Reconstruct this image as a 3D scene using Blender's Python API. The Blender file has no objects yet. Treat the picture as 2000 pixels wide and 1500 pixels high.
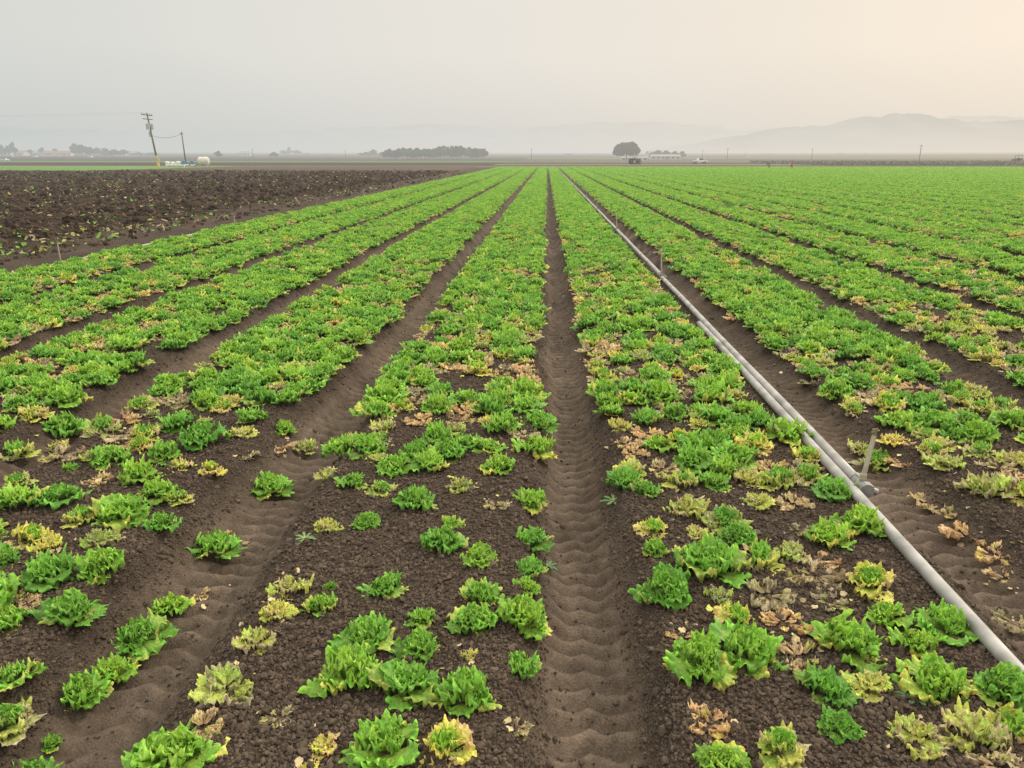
import bpy, bmesh, math, random
import numpy as np
from mathutils import Vector, Matrix, Euler

random.seed(7); rs = np.random.RandomState(11)
scene = bpy.context.scene
scene.view_settings.view_transform = 'Standard'
scene.view_settings.look = 'None'
scene.view_settings.exposure = 0
COLL = scene.collection

# ------------------------------------------------------------------ camera
H = 2.144; FPX = 1450.0; HOR = 307.0
TH = math.atan((750-HOR)/FPX); CT, ST = math.cos(TH), math.sin(TH)
PS = math.atan(68/FPX*CT); CP, SP = math.cos(PS), math.sin(PS)
cd = bpy.data.cameras.new("camera"); cam = bpy.data.objects.new("camera", cd)
COLL.objects.link(cam); scene.camera = cam
cd.sensor_width = 36; cd.lens = FPX/2000*36; cd.clip_end = 60000; cd.clip_start = 0.05
cam.location = (0, 0, H); cam.rotation_euler = (math.pi/2-TH, 0, PS)

def at(bear, d):
    """ground position at a measured bearing (px) and depth d metres"""
    r = (bear-1000)/FPX*d; F = (d-H*ST)/CT
    return r*CP-F*SP, r*SP+F*CP
def field(px, py, z=0.05):
    d = (H-z)*FPX/(CT*(py-HOR)); r = (px-1000)/FPX*d; F = (d-(H-z)*ST)/CT
    return r*CP-F*SP, r*SP+F*CP, d
def depth_side(X, Y):
    F = -X*SP+Y*CP; r = X*CP+Y*SP
    d = F*CT+H*ST
    return d, r

# ------------------------------------------------------------------ numpy noise
def hsh(xi, yi, s):
    h = (xi*374761393+yi*668265263+s*144269504) & 0xffffffff
    h = ((h ^ (h >> 13))*1274126177) & 0xffffffff
    return ((h ^ (h >> 16)) & 0xffffffff)/4294967296.0
def vn(x, y, s=0):
    x = np.asarray(x, float); y = np.asarray(y, float)
    xi = np.floor(x).astype(np.int64); yi = np.floor(y).astype(np.int64)
    fx = x-xi; fy = y-yi; fx = fx*fx*(3-2*fx); fy = fy*fy*(3-2*fy)
    a = hsh(xi, yi, s); b = hsh(xi+1, yi, s); c = hsh(xi, yi+1, s); d = hsh(xi+1, yi+1, s)
    return (a*(1-fx)+b*fx)*(1-fy)+(c*(1-fx)+d*fx)*fy
def fbm(x, y, s=0, o=4):
    t = 0; a = .5; n = 0
    for i in range(o):
        t = t+a*vn(x, y, s+i*17); n += a; a *= .5; x = x*2.03+3.1; y = y*2.03+1.7
    return t/n
def sst(a, b, x):
    t = np.clip((x-a)/(b-a), 0, 1); return t*t*(3-2*t)

# ------------------------------------------------------------------ terrain height
BED = 2.1
FUR = {k: .22+BED*k for k in range(-5, 70)}
FUR[1] = 2.45
FX = np.array([FUR[k] for k in range(-5, 70)])
FB = np.full(75, .37); FD = np.full(75, .18)
FB[4] = .50; FD[4] = .30; FB[5] = .37; FD[5] = .28; FB[3] = .42; FB[6] = .40; FD[3] = .22
YEND = 172.0
def furrow(X):
    k = np.clip(np.round((X-.22)/BED).astype(int), -5, 69)+5
    best = np.full(X.shape, 9.); b = np.full(X.shape, .4); D = np.full(X.shape, .16)
    for dk in (-1, 0, 1):
        kk = np.clip(k+dk, 0, 74); u = np.abs(X-FX[kk])
        m = u < best; best = np.where(m, u, best); b = np.where(m, FB[kk], b); D = np.where(m, FD[kk], D)
    return best, b, D
def tread(X, Y, u):
    ph = (Y*1.0+u*.6+.03*np.sin(Y*1.7+X)+.028*(fbm(X*6, Y*5, 55, 3)-.5))/.135
    tr = ph % 1; return np.where(tr < .68, tr/.68, (1-tr)/.32)
def gz(X, Y, masks=False):
    X = np.asarray(X, float); Y = np.asarray(Y, float)
    u, b, D = furrow(X)
    wob = (fbm(X*1.3, Y*1.1, 5, 3)-.5)*.10+(fbm(X*7, Y*7, 15, 2)-.5)*.06
    inb = sst(.14, 1, (u+wob*1.2)/b)
    fieldm = sst(-10.9, -10.6, X)*(1-sst(YEND, YEND+1, Y))*(1-sst(140, 146, X))
    fm = (1-inb)*fieldm
    z = -D*fm
    near = (1-sst(25, 45, Y))*fieldm
    tr = tread(X, Y, u); tm = (1-sst(.12, .24, u))*np.clip(.35+1.1*vn(X*2, Y*.9, 77), 0, 1.1)
    z = z+near*.042*(tr-.5)*tm
    z = z+near*.024*(fbm(X*9, Y*9, 21, 3)-.5)*(.3+.7*inb)*1.2
    z = z+near*.008*(fbm(X*32, Y*32, 23, 2)-.5)
    z = z+near*.030*(fbm(X*2.2, Y*2.2, 31, 2)-.5)
    z = z+near*.018*inb*(np.abs(fbm(X*28, Y*28, 41, 2)-.5)*2)
    pl = (1-sst(-14.0, -12.2, X+1.2*(vn(X*.1, Y*.35, 66)-.5)))
    pl = pl*(1-sst(126, 131, Y))*sst(-140, -130, X)
    cl = fbm(X*1.8, Y*1.8, 61, 5)
    rg = 1-np.abs(fbm(X*.9+5, Y*.7, 71, 3)*2-1)
    z = z+pl*(.36*(cl-.42)+.14*(rg-.6)+.07*np.sin((X+.4*np.sin(Y*.2))*2*math.pi/1.9))
    dirt = (1-sst(-10.9, -10.6, X))*(1-pl)
    z = z+dirt*(1-sst(60, 120, Y))*.09*(fbm(X*2.5, Y*2.5, 81, 5)-.5)
    z = z+np.maximum(0, np.hypot(X, Y)-520)*.0068
    if masks: return z, fm, pl, inb, near*tm*(tr-.5)
    return z
def gz1(x, y): return float(gz(np.array([x]), np.array([y]))[0])

# ------------------------------------------------------------------ materials
def new_group(name, ins, outs):
    ng = bpy.data.node_groups.new(name, 'ShaderNodeTree')
    for n, t in ins: ng.interface.new_socket(name=n, in_out='INPUT', socket_type=t)
    for n, t in outs: ng.interface.new_socket(name=n, in_out='OUTPUT', socket_type=t)
    return ng, ng.nodes.new('NodeGroupInput'), ng.nodes.new('NodeGroupOutput')
def mnode(nt, op, a, b=None, clamp=False):
    n = nt.nodes.new('ShaderNodeMath'); n.operation = op; n.use_clamp = clamp
    for i, v in enumerate((a, b)):
        if v is None: continue
        if isinstance(v, (int, float)): n.inputs[i].default_value = v
        else: nt.links.new(v, n.inputs[i])
    return n.outputs[0]
def ramp(nt, fac, stops):
    n = nt.nodes.new('ShaderNodeValToRGB'); e = n.color_ramp.elements
    while len(e) < len(stops): e.new(.5)
    for i, (p, c) in enumerate(stops): e[i].position = p; e[i].color = (*c, 1)
    nt.links.new(fac, n.inputs[0]); return n.outputs[0]
def mixc(nt, fac, a, b, mode='MIX'):
    n = nt.nodes.new('ShaderNodeMix'); n.data_type = 'RGBA'; n.blend_type = mode
    for s, v in ((n.inputs[0], fac), (n.inputs[6], a), (n.inputs[7], b)):
        if isinstance(v, (int, float)): s.default_value = v
        elif isinstance(v, tuple): s.default_value = (*v, 1)
        else: nt.links.new(v, s)
    return n.outputs[2]

SUN_AZ = math.radians(58)
sg, gi, go = new_group("smoke_sky_colour", [("Vector", 'NodeSocketVector')], [("Color", 'NodeSocketColor')])
nrm = sg.nodes.new('ShaderNodeVectorMath'); nrm.operation = 'NORMALIZE'; sg.links.new(gi.outputs[0], nrm.inputs[0])
dt = sg.nodes.new('ShaderNodeVectorMath'); dt.operation = 'DOT_PRODUCT'
sg.links.new(nrm.outputs[0], dt.inputs[0]); dt.inputs[1].default_value = (math.sin(SUN_AZ), math.cos(SUN_AZ), .25)
sep = sg.nodes.new('ShaderNodeSeparateXYZ'); sg.links.new(nrm.outputs[0], sep.inputs[0])
gfac = mnode(sg, 'ADD', mnode(sg, 'MULTIPLY', dt.outputs['Value'], .5), .5)
top = ramp(sg, gfac, [(0, (.62, .63, .61)), (.45, (.70, .715, .68)), (.62, (.785, .77, .715)), (.76, (.845, .80, .73)), (.88, (.91, .83, .715)), (.98, (1.02, .87, .71))])
low = ramp(sg, gfac, [(0, (.55, .57, .56)), (.43, (.60, .625, .61)), (.62, (.665, .67, .64)), (.76, (.725, .70, .655)), (.90, (.79, .73, .645)), (1, (.87, .765, .645))])
zf = mnode(sg, 'DIVIDE', sep.outputs[2], .12, True)
nz = sg.nodes.new('ShaderNodeTexNoise'); nz.inputs['Scale'].default_value = 1.6; nz.inputs['Detail'].default_value = 2
mp = sg.nodes.new('ShaderNodeMapping'); mp.inputs['Scale'].default_value = (1, 1, 5)
sg.links.new(nrm.outputs[0], mp.inputs[0]); sg.links.new(mp.outputs[0], nz.inputs['Vector'])
c = mixc(sg, zf, low, top)
hi = mnode(sg, 'MULTIPLY', mnode(sg, 'SUBTRACT', sep.outputs[2], .22), 1.8, True)
c = mixc(sg, hi, c, (2.2, 2.15, 2.0))
v = mnode(sg, 'ADD', mnode(sg, 'MULTIPLY', nz.outputs[0], .05), .975)
cv = sg.nodes.new('ShaderNodeCombineColor')
for i in range(3): sg.links.new(v, cv.inputs[i])
c = mixc(sg, 1.0, c, cv.outputs[0], 'MULTIPLY')
sg.links.new(c, go.inputs[0])
hg, hi_, ho = new_group("painted_smoke_haze", [("Shader", 'NodeSocketShader'), ("Length", 'NodeSocketFloat'), ("Limit", 'NodeSocketFloat')], [("Shader", 'NodeSocketShader')])
geo = hg.nodes.new('ShaderNodeNewGeometry')
ln = hg.nodes.new('ShaderNodeVectorMath'); ln.operation = 'LENGTH'; hg.links.new(geo.outputs['Position'], ln.inputs[0])
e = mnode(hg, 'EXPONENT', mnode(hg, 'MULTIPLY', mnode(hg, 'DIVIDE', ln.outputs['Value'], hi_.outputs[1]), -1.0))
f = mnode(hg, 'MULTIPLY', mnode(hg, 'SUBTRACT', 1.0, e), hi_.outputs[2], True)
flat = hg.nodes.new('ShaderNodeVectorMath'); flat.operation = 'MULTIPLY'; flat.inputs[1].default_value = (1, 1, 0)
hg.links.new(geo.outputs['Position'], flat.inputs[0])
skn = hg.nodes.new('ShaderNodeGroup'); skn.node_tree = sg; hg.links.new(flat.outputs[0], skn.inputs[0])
em = hg.nodes.new('ShaderNodeEmission'); hg.links.new(skn.outputs[0], em.inputs[0])  # haze is painted: surfaces emit sky colour, more with distance from the origin
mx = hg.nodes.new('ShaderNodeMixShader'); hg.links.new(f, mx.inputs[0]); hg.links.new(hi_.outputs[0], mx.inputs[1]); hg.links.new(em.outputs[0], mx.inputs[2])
hg.links.new(mx.outputs[0], ho.inputs[0])

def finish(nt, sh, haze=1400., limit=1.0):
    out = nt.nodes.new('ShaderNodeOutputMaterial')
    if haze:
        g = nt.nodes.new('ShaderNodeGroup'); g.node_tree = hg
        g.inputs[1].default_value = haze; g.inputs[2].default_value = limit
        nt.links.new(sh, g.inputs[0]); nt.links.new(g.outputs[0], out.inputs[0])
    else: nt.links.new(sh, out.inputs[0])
def mat(name, col, rough=.6, metal=0., var=.25, scale=8., haze=1400., attr=False, bump=0., limit=1.0, spec=.3):
    m = bpy.data.materials.new(name); m.use_nodes = True; nt = m.node_tree; nt.nodes.clear()
    p = nt.nodes.new('ShaderNodeBsdfPrincipled'); p.inputs['Roughness'].default_value = rough
    p.inputs['Metallic'].default_value = metal; p.inputs['Specular IOR Level'].default_value = spec
    tc = nt.nodes.new('ShaderNodeTexCoord'); n = nt.nodes.new('ShaderNodeTexNoise')
    n.inputs['Scale'].default_value = scale; n.inputs['Detail'].default_value = 4
    nt.links.new(tc.outputs['Object'], n.inputs['Vector'])
    if attr:
        a = nt.nodes.new('ShaderNodeAttribute'); a.attribute_name = 'Col'; base = a.outputs['Color']
    else: base = tuple(col)
    c = ramp(nt, n.outputs[0], [(.3, (1-var,)*3), (.7, (1+var*.4,)*3)])
    c = mixc(nt, 1.0, base, c, 'MULTIPLY')
    nt.links.new(c, p.inputs['Base Color'])
    if bump:
        b = nt.nodes.new('ShaderNodeBump'); b.inputs['Strength'].default_value = bump; b.inputs['Distance'].default_value = .02
        nt.links.new(n.outputs[0], b.inputs['Height']); nt.links.new(b.outputs[0], p.inputs['Normal'])
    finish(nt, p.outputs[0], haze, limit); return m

# ------------------------------------------------------------------ mesh helpers
def np_mesh(name, V, Fc, col=None, smooth=False, mat_=None):
    V = np.asarray(V, np.float32); Fc = np.asarray(Fc, np.int32); n = Fc.shape[1]
    me = bpy.data.meshes.new(name)
    me.vertices.add(len(V)); me.vertices.foreach_set('co', V.ravel())
    me.loops.add(Fc.size); me.loops.foreach_set('vertex_index', Fc.ravel())
    me.polygons.add(len(Fc)); me.polygons.foreach_set('loop_start', np.arange(0, Fc.size, n, dtype=np.int32))
    me.update(calc_edges=True)
    me.polygons.foreach_set('use_smooth', np.full(len(Fc), smooth))
    if col is not None:
        a = me.color_attributes.new('Col', 'FLOAT_COLOR', 'POINT')
        cc = np.ones((len(V), 4), np.float32); cc[:, :col.shape[1]] = col; a.data.foreach_set('color', cc.ravel())
    if mat_: me.materials.append(mat_)
    me.update(); return me
def link(name, data, parent=None, loc=(0, 0, 0), rot=(0, 0, 0), scale=1, **kw):
    o = bpy.data.objects.new(name, data); COLL.objects.link(o)
    o.location = loc; o.rotation_euler = rot; o.scale = (scale,)*3 if isinstance(scale, (int, float)) else scale
    if parent: o.parent = parent
    for k, v in kw.items(): o[k] = v
    return o
def rotm(rx, ry, rz):
    cx, sx, cy, sy, cz, sz = np.cos(rx), np.sin(rx), np.cos(ry), np.sin(ry), np.cos(rz), np.sin(rz)
    R = np.empty((len(rx), 3, 3))
    R[:, 0, 0] = cz*cy; R[:, 0, 1] = cz*sy*sx-sz*cx; R[:, 0, 2] = cz*sy*cx+sz*sx
    R[:, 1, 0] = sz*cy; R[:, 1, 1] = sz*sy*sx+cz*cx; R[:, 1, 2] = sz*sy*cx-cz*sx
    R[:, 2, 0] = -sy; R[:, 2, 1] = cy*sx; R[:, 2, 2] = cy*cx
    return R
def scatter(name, bases, T, R, S, cols, mat_, smooth=False):
    N = len(T); pick = rs.randint(0, len(bases), N); VV = []; FF = []; CC = []; off = 0
    for k, (bv, bf) in enumerate(bases):
        ix = np.where(pick == k)[0]
        if not len(ix): continue
        v = np.einsum('nij,nvj->nvi', R[ix], bv[None]*S[ix][:, None, :])+T[ix][:, None, :]
        nf = bf[None]+(np.arange(len(ix))*len(bv))[:, None, None]+off
        VV.append(v.reshape(-1, 3)); FF.append(nf.reshape(-1, bf.shape[1]))
        CC.append(np.repeat(cols[ix], len(bv), axis=0)); off += len(ix)*len(bv)
    return np_mesh(name, np.concatenate(VV), np.concatenate(FF), np.concatenate(CC), smooth, mat_)

def box(bm, c, s, rot=(0, 0, 0)):
    M = Matrix.Translation(c) @ Euler(rot).to_matrix().to_4x4() @ Matrix.Diagonal((*s, 1))
    return bmesh.ops.create_cube(bm, size=1, matrix=M)
def cyl(bm, p0, p1, r0, r1=None, seg=12, cap=True):
    p0 = Vector(p0); p1 = Vector(p1); d = p1-p0
    M = Matrix.Translation((p0+p1)/2) @ d.to_track_quat('Z', 'Y').to_matrix().to_4x4()
    bmesh.ops.create_cone(bm, cap_ends=cap, segments=seg, radius1=r0, radius2=r0 if r1 is None else r1, depth=d.length, matrix=M)
def sph(bm, c, r, seg=14):
    r = (r, r, r) if isinstance(r, (int, float)) else r
    bmesh.ops.create_uvsphere(bm, u_segments=seg, v_segments=seg//2+2, radius=1, matrix=Matrix.Translation(c) @ Matrix.Diagonal((*r, 1)))
def prism(bm, prof, y0, y1):
    a = [bm.verts.new((x, y0, z)) for x, z in prof]; b = [bm.verts.new((x, y1, z)) for x, z in prof]
    n = len(prof); bm.faces.new(a[::-1]); bm.faces.new(b)
    for i in range(n): bm.faces.new((a[i], a[(i+1) % n], b[(i+1) % n], b[i]))
def tomesh(name, bm, m, smooth=False, bevel=0.):
    if bevel:
        bmesh.ops.bevel(bm, geom=[e_ for e_ in bm.edges], offset=bevel, segments=2, affect='EDGES', clamp_overlap=True)
    bmesh.ops.recalc_face_normals(bm, faces=bm.faces)
    me = bpy.data.meshes.new(name); bm.to_mesh(me); bm.free()
    if smooth:
        me.polygons.foreach_set('use_smooth', np.ones(len(me.polygons), bool))
    me.materials.append(m); return me
def part(name, parent, m, fn, smooth=False, bevel=0., **kw):
    bm = bmesh.new(); fn(bm); return link(name, tomesh(name, bm, m, smooth, bevel), parent, **kw)
def empty(name, x, y, rz=0, z=None, **kw):
    return link(name, None, None, (x, y, gz1(x, y) if z is None else z), (0, 0, rz), 1, **kw)
def copy_thing(root, loc, rz, s=1.):
    n = root.copy(); COLL.objects.link(n); n.location = loc; n.rotation_euler = (0, 0, rz); n.scale = (s,)*3
    def rec(a, b):
        for ch in a.children:
            c2 = ch.copy(); COLL.objects.link(c2); c2.parent = b; rec(ch, c2)
    rec(root, n); return n

# ------------------------------------------------------------------ world + sun
w = bpy.data.worlds.new("World"); scene.world = w; w.use_nodes = True
nt = w.node_tree; nt.nodes.clear()
SEL = math.radians(38)
sky = nt.nodes.new('ShaderNodeTexSky'); sky.sky_type = 'NISHITA'; sky.sun_disc = False
sky.sun_elevation = SEL; sky.sun_rotation = SUN_AZ; sky.dust_density = 6
b1 = nt.nodes.new('ShaderNodeBackground'); b1.inputs[1].default_value = .06; nt.links.new(sky.outputs[0], b1.inputs[0])
tc = nt.nodes.new('ShaderNodeTexCoord'); g = nt.nodes.new('ShaderNodeGroup'); g.node_tree = sg
nt.links.new(tc.outputs['Generated'], g.inputs[0])
b2 = nt.nodes.new('ShaderNodeBackground'); nt.links.new(g.outputs[0], b2.inputs[0]); b2.inputs[1].default_value = 1.0
ms = nt.nodes.new('ShaderNodeMixShader'); ms.inputs[0].default_value = .95
nt.links.new(b1.outputs[0], ms.inputs[1]); nt.links.new(b2.outputs[0], ms.inputs[2])
wo = nt.nodes.new('ShaderNodeOutputWorld'); nt.links.new(ms.outputs[0], wo.inputs[0])
sl = bpy.data.lights.new("sun", 'SUN'); sl.energy = 2.2; sl.angle = math.radians(10); sl.color = (1, .92, .78)
so = bpy.data.objects.new("sun", sl); COLL.objects.link(so)
sd = Vector((math.sin(SUN_AZ)*math.cos(SEL), math.cos(SUN_AZ)*math.cos(SEL), math.sin(SEL)))
so.rotation_euler = sd.to_track_quat('Z', 'Y').to_euler(); so.location = (20, 10, 30)

# ------------------------------------------------------------------ ground
def steps(*segs):
    out = []
    for a, b, s in segs: out.append(np.arange(a, b-1e-6, s))
    return np.concatenate(out)
geoX = 140*1.35**np.arange(0, 16)
xs = np.concatenate([-geoX[::-1], steps((-138, -60, .8), (-60, -26, .25), (-26, -10.5, .09), (-10.5, -5.5, .06), (-5.5, 6, .022), (6, 14, .06), (14, 40, .15), (40, 140, .3)), geoX])
geoY = 720*1.3**np.arange(0, 13)
ys = np.concatenate([steps((-8, 1, .25), (1, 7.5, .018), (7.5, 16, .03), (16, 40, .12), (40, 100, .5), (100, 270, 2), (270, 720, 10)), geoY])
XX, YY = np.meshgrid(xs, ys)
Z, fm, pl, inb, trd = gz(XX, YY, True)
bedc = np.array([.086, .064, .047]); furc = np.array([.116, .086, .062]); plc = np.array([.064, .044, .031]); dirtc = np.array([.104, .076, .054])
C = np.empty(XX.shape+(3,))
n1 = fbm(XX*.8, YY*.8, 91, 4)[..., None]; n2 = fbm(XX*.05, YY*.05, 95, 3)[..., None]
def lerp(a, b, t): return a*(1-t)+b*t
fmx = sst(.15, .8, fm*(1+.5*(n1[..., 0]-.5)))[..., None]
C[:] = bedc*(.8+.5*n1)
C = lerp(C, furc*(.62+.7*n1), fmx*.85)
C *= 1+.55*trd[..., None]          # print crests lighter, troughs darker, so the tread shows
left = (1-sst(-11.2, -10.4, XX))[..., None]
C = lerp(C, dirtc*(.65+.6*n1), left)
C = lerp(C, plc*(.5+.9*n1), pl[..., None])
def band(C, m, col): return lerp(C, np.array(col)*(.85+.3*n2), m[..., None])
def rng(v, a, b, e=1.5): return sst(a-e, a+e, v)*(1-sst(b-e, b+e, v))
L = XX < -16; R_ = ~L
C = band(C, L*sst(128, 132, YY), (.12, .09, .06))
C = band(C, (XX < -76)*rng(YY, 122, 190), (.15, .27, .065))
C = band(C, L*rng(YY, 204, 330, 3), (.065, .048, .036))
C = band(C, L*rng(YY, 190, 203), (.17, .135, .10))
C = band(C, L*rng(YY+XX*.1, 330, 430, 5), (.12, .22, .065))
C = band(C, L*rng(YY, 430, 700, 10), (.085, .07, .052))
C = band(C, R_*sst(YEND-1, YEND+1, YY), (.20, .16, .115))
C = band(C, R_*rng(YY, 186, 232), (.10, .10, .052))
C = band(C, R_*rng(YY, 232, 246), (.28, .235, .18))
C = band(C, R_*rng(YY, 246, 330, 3), (.085, .068, .048))
C = band(C, R_*rng(YY+XX*.15, 330, 480, 6), (.15, .125, .09))
C = band(C, R_*rng(YY, 480, 640, 10), (.08, .11, .05))
C = band(C, sst(690, 760, YY), (.11, .10, .07))
C = band(C, sst(690, 760, YY)*sst(.5, .6, fbm(XX*.004, YY*.002, 99, 3)), (.08, .10, .055))
C4 = np.concatenate([C, (1-.60*fmx)], -1)
ny, nx = XX.shape
idx = np.arange(ny*nx).reshape(ny, nx)
Fq = np.stack([idx[:-1, :-1], idx[:-1, 1:], idx[1:, 1:], idx[1:, :-1]], -1).reshape(-1, 4)
V = np.stack([XX, YY, Z], -1).reshape(-1, 3)

gm = bpy.data.materials.new("field_soil"); gm.use_nodes = True; nt = gm.node_tree; nt.nodes.clear()
p = nt.nodes.new('ShaderNodeBsdfPrincipled'); p.inputs['Roughness'].default_value = .95; p.inputs['Specular IOR Level'].default_value = .12
a = nt.nodes.new('ShaderNodeAttribute'); a.attribute_name = 'Col'
tc = nt.nodes.new('ShaderNodeTexCoord')
def tn(s, d=5, r=.6):
    n = nt.nodes.new('ShaderNodeTexNoise'); n.inputs['Scale'].default_value = s; n.inputs['Detail'].default_value = d; n.inputs['Roughness'].default_value = r
    nt.links.new(tc.outputs['Object'], n.inputs['Vector']); return n.outputs[0]
vo = nt.nodes.new('ShaderNodeTexVoronoi'); vo.inputs['Scale'].default_value = 85; nt.links.new(tc.outputs['Object'], vo.inputs['Vector'])
na = tn(14); nb = tn(90, 3); nc = tn(2.5, 4)
det = ramp(nt, nb, [(.3, (.62, .62, .62)), (.7, (1.34, 1.32, 1.28))])
c = mixc(nt, 1.0, a.outputs['Color'], ramp(nt, na, [(.3, (.70, .68, .66)), (.7, (1.23, 1.23, 1.23))]), 'MULTIPLY')
c = mixc(nt, 1.0, c, ramp(nt, nc, [(.3, (.8, .8, .8)), (.7, (1.15, 1.15, 1.15))]), 'MULTIPLY')
gran = mixc(nt, 1.0, det, ramp(nt, vo.outputs['Distance'], [(.2, (1.15, 1.15, 1.15)), (.75, (.58, .58, .58))]), 'MULTIPLY')
c = mixc(nt, a.outputs['Alpha'], c, mixc(nt, 1.0, c, gran, 'MULTIPLY'))
nt.links.new(c, p.inputs['Base Color'])
hgt = mnode(nt, 'ADD', mnode(nt, 'MULTIPLY', mnode(nt, 'SUBTRACT', 1.0, vo.outputs['Distance']), .8), mnode(nt, 'ADD', na, mnode(nt, 'MULTIPLY', nb, .6)))
bp = nt.nodes.new('ShaderNodeBump'); nt.links.new(a.outputs['Alpha'], bp.inputs['Strength']); bp.inputs['Distance'].default_value = .020
nt.links.new(hgt, bp.inputs['Height']); nt.links.new(bp.outputs[0], p.inputs['Normal'])
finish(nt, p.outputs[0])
link("ground", np_mesh("ground", V, Fq, C4.reshape(-1, 4), True, gm), kind="structure")
del XX, YY, Z, V, Fq, C, C4, n1, n2

# ------------------------------------------------------------------ soil crumbs and clods
def lump(seed, sub=1):
    bm = bmesh.new(); bmesh.ops.create_icosphere(bm, subdivisions=sub, radius=1)
    r = random.Random(seed)
    for v in bm.verts: v.co *= r.uniform(.62, 1.28)
    bmesh.ops.triangulate(bm, faces=bm.faces)
    bm.verts.index_update(); v = np.array([q.co[:] for q in bm.verts]); f_ = np.array([[q.index for q in fc.verts] for fc in bm.faces]); bm.free()
    return v, f_
lumps = [lump(i) for i in range(8)]; lumps2 = [lump(20+i, 2) for i in range(5)]
soilm = mat("soil_crumb", (0, 0, 0), .95, var=.3, scale=30, attr=True, spec=.1)
N = 380000
yy = 1.3+rs.rand(N)**1.5*12; xx = (rs.rand(N)*2-1)*(yy*.82+1.0)+.03*yy
u, b, D = furrow(xx)
keep = (xx > -10.5) & ((u > b*.8) | ((u > b*.5) & (rs.rand(N) < .40)) | (rs.rand(N) < .03))
xx, yy, u = xx[keep], yy[keep], u[keep]; N = len(xx)
S = np.minimum(.021, .0060*np.exp(rs.randn(N)*.42))*(1+yy*.03)
T = np.stack([xx, yy, gz(xx, yy)+S*.3], -1)
cols = bedc[None]*(.72+.75*rs.rand(N, 1))*np.array([1.03, 1, .97])
S3 = S[:, None]*(.75+.5*rs.rand(N, 3))
link("soil_crumbs", scatter("soil_crumbs", lumps, T, rotm(*(rs.rand(3, N)*6.28)), S3, cols, soilm), kind="stuff")
N = 50000
yy = 6+rs.rand(N)**1.7*105; xx = -11.2-rs.rand(N)**1.2*(yy*.8+2)
nearE = (xx > -13.6) & (rs.rand(N) < .72); xx = xx[~nearE]; yy = yy[~nearE]; N = len(xx)
S = np.minimum(.16, .044*np.exp(rs.randn(N)*.55))*np.where(xx > -13.6, .6, 1)*(1+yy*.006)
T = np.stack([xx, yy, gz(xx, yy)+S*.25], -1)
cols = plc[None]*(.5+1.1*rs.rand(N, 1))*np.array([1.04, 1, .95])
link("plough_clods", scatter("plough_clods", lumps2, T, rotm(*(rs.rand(3, N)*6.28)), S[:, None]*(.6+.8*rs.rand(N, 3))*np.array([1, 1, .75]), cols, soilm), kind="stuff")

# ------------------------------------------------------------------ lettuce
lm = bpy.data.materials.new("lettuce_leaf"); lm.use_nodes = True; nt = lm.node_tree; nt.nodes.clear()
p = nt.nodes.new('ShaderNodeBsdfPrincipled'); p.inputs['Roughness'].default_value = .45; p.inputs['Specular IOR Level'].default_value = .35
a = nt.nodes.new('ShaderNodeAttribute'); a.attribute_name = 'Col'; tc = nt.nodes.new('ShaderNodeTexCoord')
n = nt.nodes.new('ShaderNodeTexNoise'); n.inputs['Scale'].default_value = 80; n.inputs['Detail'].default_value = 3; nt.links.new(tc.outputs['Object'], n.inputs['Vector'])
oi = nt.nodes.new('ShaderNodeObjectInfo')
c = mixc(nt, 1.0, a.outputs['Color'], ramp(nt, n.outputs[0], [(.3, (.68, .75, .75)), (.7, (1.27, 1.2, 1.2))]), 'MULTIPLY')
c = mixc(nt, 1.0, c, ramp(nt, oi.outputs['Random'], [(0, (.70, .82, .88)), (.5, (1, 1, 1)), (1, (1.28, 1.10, 1.0))]), 'MULTIPLY')
nt.links.new(c, p.inputs['Base Color'])
bp = nt.nodes.new('ShaderNodeBump'); bp.inputs['Strength'].default_value = 1.0; bp.inputs['Distance'].default_value = .008
nt.links.new(n.outputs[0], bp.inputs['Height']); nt.links.new(bp.outputs[0], p.inputs['Normal'])
tr = nt.nodes.new('ShaderNodeBsdfTranslucent'); nt.links.new(c, tr.inputs[0])
mx = nt.nodes.new('ShaderNodeMixShader'); mx.inputs[0].default_value = .27
nt.links.new(p.outputs[0], mx.inputs[1]); nt.links.new(tr.outputs[0], mx.inputs[2])
finish(nt, mx.outputs[0])

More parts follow.
